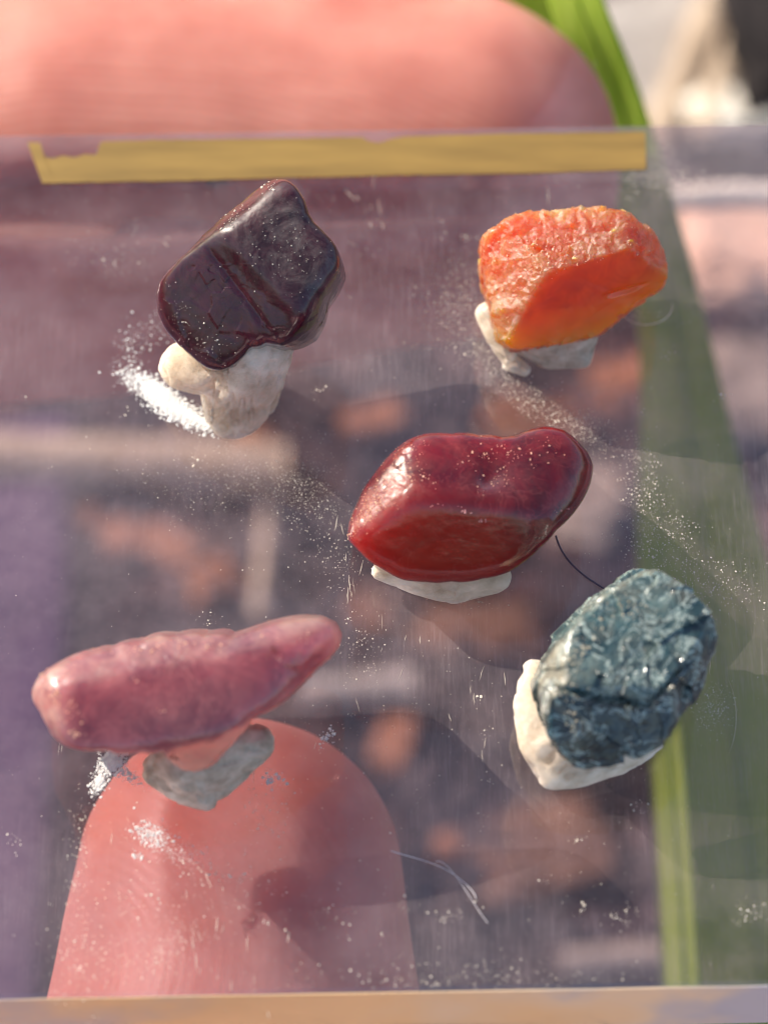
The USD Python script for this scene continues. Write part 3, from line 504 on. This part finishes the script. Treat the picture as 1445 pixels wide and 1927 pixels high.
def tube(pts, r, sides=6):
    p = np.array(pts, float); t = np.gradient(p, axis=0); t /= np.linalg.norm(t, axis=1, keepdims=True)
    a = np.cross(t, np.where(np.abs(t[:, 2:]) < .9, [0, 0, 1.0], [1.0, 0, 0])); a /= np.linalg.norm(a, axis=1, keepdims=True); b = np.cross(t, a); r = np.broadcast_to(r, (len(p),))
    ang = np.arange(sides) * 2 * np.pi / sides
    v = p[:, None] + r[:, None, None] * (np.cos(ang)[None, :, None] * a[:, None] + np.sin(ang)[None, :, None] * b[:, None])
    i, j = np.meshgrid(np.arange(len(p) - 1), np.arange(sides), indexing='ij')
    q = np.stack([i * sides + j, i * sides + (j + 1) % sides, (i + 1) * sides + (j + 1) % sides, (i + 1) * sides + j], -1).reshape(-1, 4)
    caps = [[0, k + 1, k] for k in range(1, sides - 1)] + [[(len(p) - 1) * sides + x for x in (0, k, k + 1)] for k in range(1, sides - 1)]
    return v.reshape(-1, 3), np.vstack([q[:, [0, 2, 1]], q[:, [0, 3, 2]], np.array(caps)])
def spline(ctrl, n=40):
    c = np.array(ctrl, float); t = np.linspace(0, 1, len(c)); s = np.linspace(0, 1, n)
    from scipy.interpolate import CubicSpline
    return CubicSpline(t, c)(s)
def fibre(label, px, r, look, z=.06):
    pts = [at(x, y, z) for x, y in spline(px, 40)]
    obj('fibre', tube(pts, r, 5), L(look), label=label, cat='fibre')
fibre('fine pale hair-like fibre curving right of the thumb', [(735, 1602), (790, 1618), (840, 1638), (880, 1668), (895, 1692)], .022, 'fibre_look')
fibre('second paler fibre end drooping below the curved hair right of the thumb', [(820, 1622), (850, 1640), (885, 1690), (918, 1738)], .016, 'fibre_look', .09)
fibre('dark thread running from the red stone to the blue green stone', [(1046, 1008), (1062, 1045), (1095, 1080), (1150, 1115)], .05, 'dark_fibre_look', .1)

# ------------------------------------------------------------------ the hand: one skin, thumb under the block, forefinger behind its far edge
def hand():
    tip_f = depth_point(838, 312, -23.5); mid_f = depth_point(150, 335, -25); far_f = depth_point(-650, 420, -27)
    tip_t = depth_point(432, 1690, -5.2); tip_t = at(450, 1655, -12.3); ip_t = at(435, 2080, -14.5); base_t = at(150, 2900, -28)
    knuckle = np.array([-88, 2, -38.]); palm = np.array([-80, -60, -42.]); wrist = np.array([-130, -70, -50.])
    mid_tip, mid_a = np.array([-22, 58, -30.]), np.array([-70, 52, -32.]); ring_tip, ring_a = np.array([-30, 70, -40.]), np.array([-76, 62, -44.])
    chains = [[(tip_f, 9.7), (mid_f, 12.3)], [(mid_f, 12.3), (far_f, 12.3)], [(far_f, 12.3), (knuckle, 13)], [(tip_t, 7.9), (ip_t, 9.5)], [(ip_t, 9.5), (base_t, 12)], [(base_t, 12), (palm, 17)],
              [(knuckle, 13), (palm, 17), (wrist, 20)]]
    ms = []
    for ch in chains:
        h = trimesh.convex.convex_hull(np.vstack([c + r * trimesh.creation.icosphere(3).vertices for c, r in ch])); ms.append(manifold3d.Manifold(manifold3d.Mesh(h.vertices.astype(np.float32), h.faces.astype(np.uint32))))
    m = ms[0]
    for q in ms[1:]: m = m + q
    m = m.refine_to_length(1.0).to_mesh()
    t = trimesh.Trimesh(m.vert_properties[:, :3], m.tri_verts, process=True)
    trimesh.smoothing.filter_taubin(t, iterations=20)
    v = np.array(t.vertices); v = v + t.vertex_normals * (.35 * fbm(v / 5, 4, 3))[:, None]
    # flesh flattens where it presses on the block
    loc = v @ R; inside = (np.abs(loc[:, 0]) < XH + 1) & (loc[:, 1] < YF + .3) & (loc[:, 1] > YN - 1) & (loc[:, 2] > -TH - .06)
    back = loc[:, 1] > YF - 3.0; under = inside & ~back; beh = inside & back
    corner = beh & (loc[:, 2] < -TH + (loc[:, 1] - YF + 3.0) * .9)
    loc[under | corner, 2] = -TH - .06; loc[beh & ~corner, 1] = YF + .3
    return loc @ R.T, t.faces
hv, hf = hand()
obj('person', (hv, hf), L('skin_look'), label='hand of a person holding the clear block, forefinger behind the far edge, thumb beneath', cat='person')

# ------------------------------------------------------------------ leaves
def strap(name, label, ctrl, look, fold=.10, n=60, group=None):
    """ctrl: (px, py, w, half width mm, roll)."""
    c = spline([list(depth_point(x, y, w)) + [hw, roll] for x, y, w, hw, roll in ctrl], n)
    p = c[:, :3]; t = np.gradient(p, axis=0); t /= np.linalg.norm(t, axis=1, keepdims=True)
    s0 = np.cross(t, W); s0 /= np.linalg.norm(s0, axis=1, keepdims=True); nn = np.cross(s0, t)
    s = s0 * np.cos(c[:, 4:5]) + nn * np.sin(c[:, 4:5]); n2 = np.cross(s, t)
    other = s0 * np.cos(c[:, 4:5]) - nn * np.sin(c[:, 4:5]); o2 = np.cross(other, t)
    if (o2 @ SUN).mean() * np.sign((o2 @ W).mean()) > (n2 @ SUN).mean() * np.sign((n2 @ W).mean()): s, n2 = other, o2
    k = np.linspace(-1, 1, 13)
    top = p[:, None] + s[:, None] * (k[None, :, None] * c[:, 3][:, None, None]) + n2[:, None] * ((np.abs(k) ** 1.5)[None, :, None] * fold * c[:, 3][:, None, None])
    low = top - n2[:, None] * .18
    m, kk = len(p), len(k); grid = lambda o, flip: [[o + i * kk + j, o + (i + 1) * kk + j, o + (i + 1) * kk + j + 1, o + i * kk + j + 1][::(-1 if flip else 1)] for i in range(m - 1) for j in range(kk - 1)]
    q = grid(0, False) + grid(m * kk, True); o = m * kk
    for i in range(m - 1):
        for j, fl in ((0, 1), (kk - 1, -1)): q.append([i * kk + j, (i + 1) * kk + j, o + (i + 1) * kk + j, o + i * kk + j][::-fl])
    q = np.array(q); v = np.vstack([top.reshape(-1, 3), low.reshape(-1, 3)])
    f = np.vstack([q[:, [0, 1, 2]], q[:, [0, 2, 3]]])
    th = thing(name, p[0], label, 'leaf', group)
    obj('blade', (v, f), L(look), th)
    obj('midrib', tube(p[2:-2] - n2[2:-2] * .02, np.linspace(.28, .14, m - 4)), L(look), th)
    return th
strap('grass_leaf', 'long green blade of grass, lime beside the fingertip, broad behind the block', [(1430, 2060, -38, 6.6, .7), (1415, 1700, -37, 6.4, .7), (1372, 1350, -37, 5.6, .7), (1325, 1050, -37, 4.6, .7), (1296, 820, -36, 3.4, .75), (1266, 600, -34, 2.5, .8), (1222, 400, -31, 2.0, .8), (1165, 200, -28, 1.7, .75), (1108, 60, -26, 1.7, .7), (1050, -120, -25, 1.6, .7)], 'leaf_bright', n=120)
strap('grass_leaf', 'pale lime blade of grass just behind the fingertip at the top', [(1150, 260, -40, 1.8, .8), (1110, 130, -38, 2.6, .8), (1050, 10, -36, 3.0, .8), (970, -110, -34, 2.6, .8)], 'leaf_bright')
strap('grass_stalk', 'thin pale green stalk at the lower right below the blue green stone', [(1290, 2000, -20, 1.0, .6), (1282, 1800, -21, 1.0, .6), (1270, 1600, -22, 1.0, .6), (1255, 1400, -23, .95, .6), (1235, 1180, -26, .8, .6)], 'leaf_bright')

# ------------------------------------------------------------------ litter on the ground
def twig(label, pix, r, look, z=None, name='stick'):
    pts = spline([at(x, y, (GZ + 1.5 + r) if z is None else z) for x, y in pix], 30)
    rr = r * (1 + .25 * fbm(pts / 6, len(pix), 2)); v, f = tube(pts, rr, 12)
    m = trimesh.Trimesh(v, f, process=False); v = rough(m.vertices, m.vertex_normals, .5, 3, 2)
    obj(name, (v, f), L(look), label=label, cat='stick')
def chip(name, label, px, py, size, look, angle=0, seed=0, z=None, cat='bark chip'):
    c = at(px, py, GZ + 1.5 + size[2] if z is None else z); d = trimesh.creation.icosphere(4).vertices
    r = ((np.abs(d) ** 4).sum(1)) ** -.25 * (1 + 1.3 * fbm(d * 1.7 + seed, seed, 4)); v = d * r[:, None] * np.array(size)
    ca, sa = math.cos(angle), math.sin(angle); v = v @ np.array([[ca, -sa, 0], [sa, ca, 0], [0, 0, 1]]).T
    obj(name, (v + c, trimesh.creation.icosphere(4).faces), L(look), label=label, cat=cat)
twig('thick pale grey stick lying across at the left, seen through the block', [(-150, 855), (60, 862), (260, 870), (430, 878), (540, 882)], 2.2, 'tan_wood')
twig('thin pale stick standing away downwards from the end of the thick pale stick', [(498, 925), (502, 1000), (495, 1080), (485, 1160)], .75, 'tan_wood')
twig('pale grey stick right of the tip of the pink stone', [(560, 1310), (660, 1300), (780, 1290)], 1.3, 'grey_wood')
twig('pinkish pale stick near the bottom edge left of the stalk', [(1060, 1815), (1150, 1805), (1250, 1800)], 1.1, 'mauve_stone')
twig('broad tan stick slanting up at the top right', [(1215, 330), (1270, 200), (1330, 60), (1390, -80)], 2.0, 'tan_wood', GZ + 6)
twig('second tan stick to the right of the broad slanting one', [(1330, 260), (1370, 120), (1415, 0), (1440, -90)], 1.5, 'tan_wood', GZ + 9)
twig('slim pale rod added for the bright lower edge of the block, below the far edge at the right', [(1190, 374), (1320, 369), (1470, 366)], .8, 'pale_wood', -42)  # added pale rod stands in for the highlight along the lower edge
chip('pale_chip', 'white pale wood chip at the right end of the far edge', 1405, 205, (4.6, 2.6, 1.5), 'pale_wood', .2, 5, GZ + 9, 'wood chip')
chip('pale_chip', 'flat grey chip beneath the slanting sticks at the top right', 1250, 90, (6.5, 7.5, 1.2), 'grey_wood', .4, 6, None, 'wood chip')
chip('peach_chip', 'large peach stone chip seen through the block at its upper right', 1395, 470, (5.0, 4.6, 1.6), 'peach_stone', .1, 7, GZ + 8, 'stone chip')
chip('mauve_chip', 'greyish mauve chip below the peach chip at the right', 1400, 740, (4.2, 5.2, 1.5), 'mauve_stone', .2, 8, None, 'stone chip')
chip('black_clod', 'black clod at the top right corner', 1460, 70, (4.0, 6.5, 2.0), 'black_bark', .2, 9, GZ + 12, 'clod')
for i, (px, py, sx, sy, an, lk, lab) in enumerate([
    (290, 1025, 4.2, 1.9, -.3, 'bark_orange', 'long orange bark chip under the end of the thick pale stick'),
    (120, 970, 3.0, 1.2, -.2, 'bark_orange', 'thin orange bark chip at the left below the thick pale stick'),
    (400, 1090, 2.0, 1.8, .4, 'bark_orange', 'small rounded orange chip left of the thin standing stick'),
    (740, 1400, 1.5, 2.6, -.3, 'bark_orange', 'curved orange chip between the thumb and the blue green stone'),
    (842, 1592, 1.1, 1.1, 0, 'bark_orange', 'tiny round orange chip alone on the dark soil'),
    (700, 790, 2.6, 1.4, .3, 'bark_orange', 'dull orange chip above and left of the red stone'),
    (470, 830, 1.6, 1.2, .2, 'bark_orange', 'orange chip at the end of the thick pale stick below the white smear'),
    (1180, 720, 2.8, 2.4, .2, 'bark_orange', 'amber chip below the orange stone'),
    (900, 1190, 5.0, 2.6, .1, 'bark_brown', 'large brown chip below the red stone'),
    (690, 1150, 2.2, 2.0, .5, 'bark_brown', 'small brown chip between the pink and red stones'),
    (1010, 1600, 5.0, 3.6, .2, 'bark_brown', 'wide brown chip below the blue green stone'),
    (1000, 800, 4.6, 2.8, -.3, 'bark_brown', 'grey brown chip between the orange and red stones'),
    (1110, 950, 3.0, 4.0, -.3, 'mauve_stone', 'greyish chip right of the red stone'),
    (20, 700, 2.0, 4.0, .1, 'bark_brown', 'dark reddish chip at the left edge under the forefinger')]):
    chip('bark_chip', lab, px, py, (sx * .95, sy * .9, .7), lk, an, 20 + i)

def purple_sheet():  # dark purple wavy sheet just above the soil at the left
    p0, nx, ny = [], 40, 60
    xs, ys = np.linspace(-75, 0, nx), np.linspace(-30, 62, ny)
    e = at(104, 1400, GZ + 4)[0]
    x, y = np.meshgrid(xs + e, ys, indexing='ij'); p = np.stack([x, y, 0 * x], -1); z = GZ + 4 + 3.2 * fbm(p / 22, 41, 3) + 1.0 * fbm(p / 7, 42, 2); p[..., 2] = z
    p[..., 0] += 2.0 * fbm(np.stack([y / 14, 0 * y, 0 * y + 3], -1), 5, 3) * (np.linspace(0, 1, nx) ** 3)[:, None]
    i, j = np.meshgrid(np.arange(nx - 1), np.arange(ny - 1), indexing='ij'); q = np.stack([i * ny + j, (i + 1) * ny + j, (i + 1) * ny + j + 1, i * ny + j + 1], -1).reshape(-1, 4)
    a = p.reshape(-1, 3); b = a - [0, 0, .8]; n = nx * ny; f = list(q) + list(q[:, ::-1] + n)
    edge = [k * ny for k in range(nx)] + [(nx - 1) * ny + k for k in range(1, ny)] + [k * ny + ny - 1 for k in range(nx - 2, -1, -1)] + list(range(ny - 2, 0, -1))
    for u_, w_ in zip(edge, edge[1:] + edge[:1]): f.append([w_, u_, u_ + n, w_ + n])
    f = np.array(f); obj('purple_sheet', (np.vstack([a, b]), np.vstack([f[:, [0, 1, 2]], f[:, [0, 2, 3]]])), L('purple_look'), label='dark purple patch at the left edge, seen through the block beside the thumb', cat='purple_sheet')
plain('purple_look', (.070, .038, .085), (.095, .052, .11), 4, .85, .2, .6, .15)
purple_sheet()
def crumbs():
    rng = np.random.default_rng(5); ico = trimesh.creation.icosahedron(); V_, F_ = [], []
    for k in range(2600):
        x, y = rng.normal(0, 34), rng.normal(42, 42); r = rng.uniform(.5, 2.2)
        v = ico.vertices * rng.uniform(.4, 1.3, (12, 1)) * np.array([rng.uniform(.5, 1.6), rng.uniform(.5, 1.6), .35]) * r; th = rng.uniform(0, 6.28)
        v = v @ np.array([[math.cos(th), -math.sin(th), 0], [math.sin(th), math.cos(th), 0], [0, 0, 1]]).T
        V_.append(v + [x, y, GZ + 1.0 + rng.uniform(-1, 1.6)]); F_.append(ico.faces + 12 * k)
    obj('leaf_litter', (np.vstack(V_), np.vstack(F_)), L('litter_look'), smooth=False, kind='stuff', label='brown crumbs of leaf litter covering the soil', cat='litter')
mat('litter_look', {'g': ('geometry', {}), 'r': ('rgb_ramp', {'ramp': [(0., (.03, .02, .02)), (.55, (.08, .05, .042)), (.78, (.16, .075, .045)), (.9, (.34, .14, .07)), (1., (.36, .29, .23))]}),
    'p': ('principled_bsdf', {'roughness': .8, 'specular_ior_level': .2})}, [('g.random_per_island', 'r.fac'), ('r.color', 'p.base_color')])
crumbs()
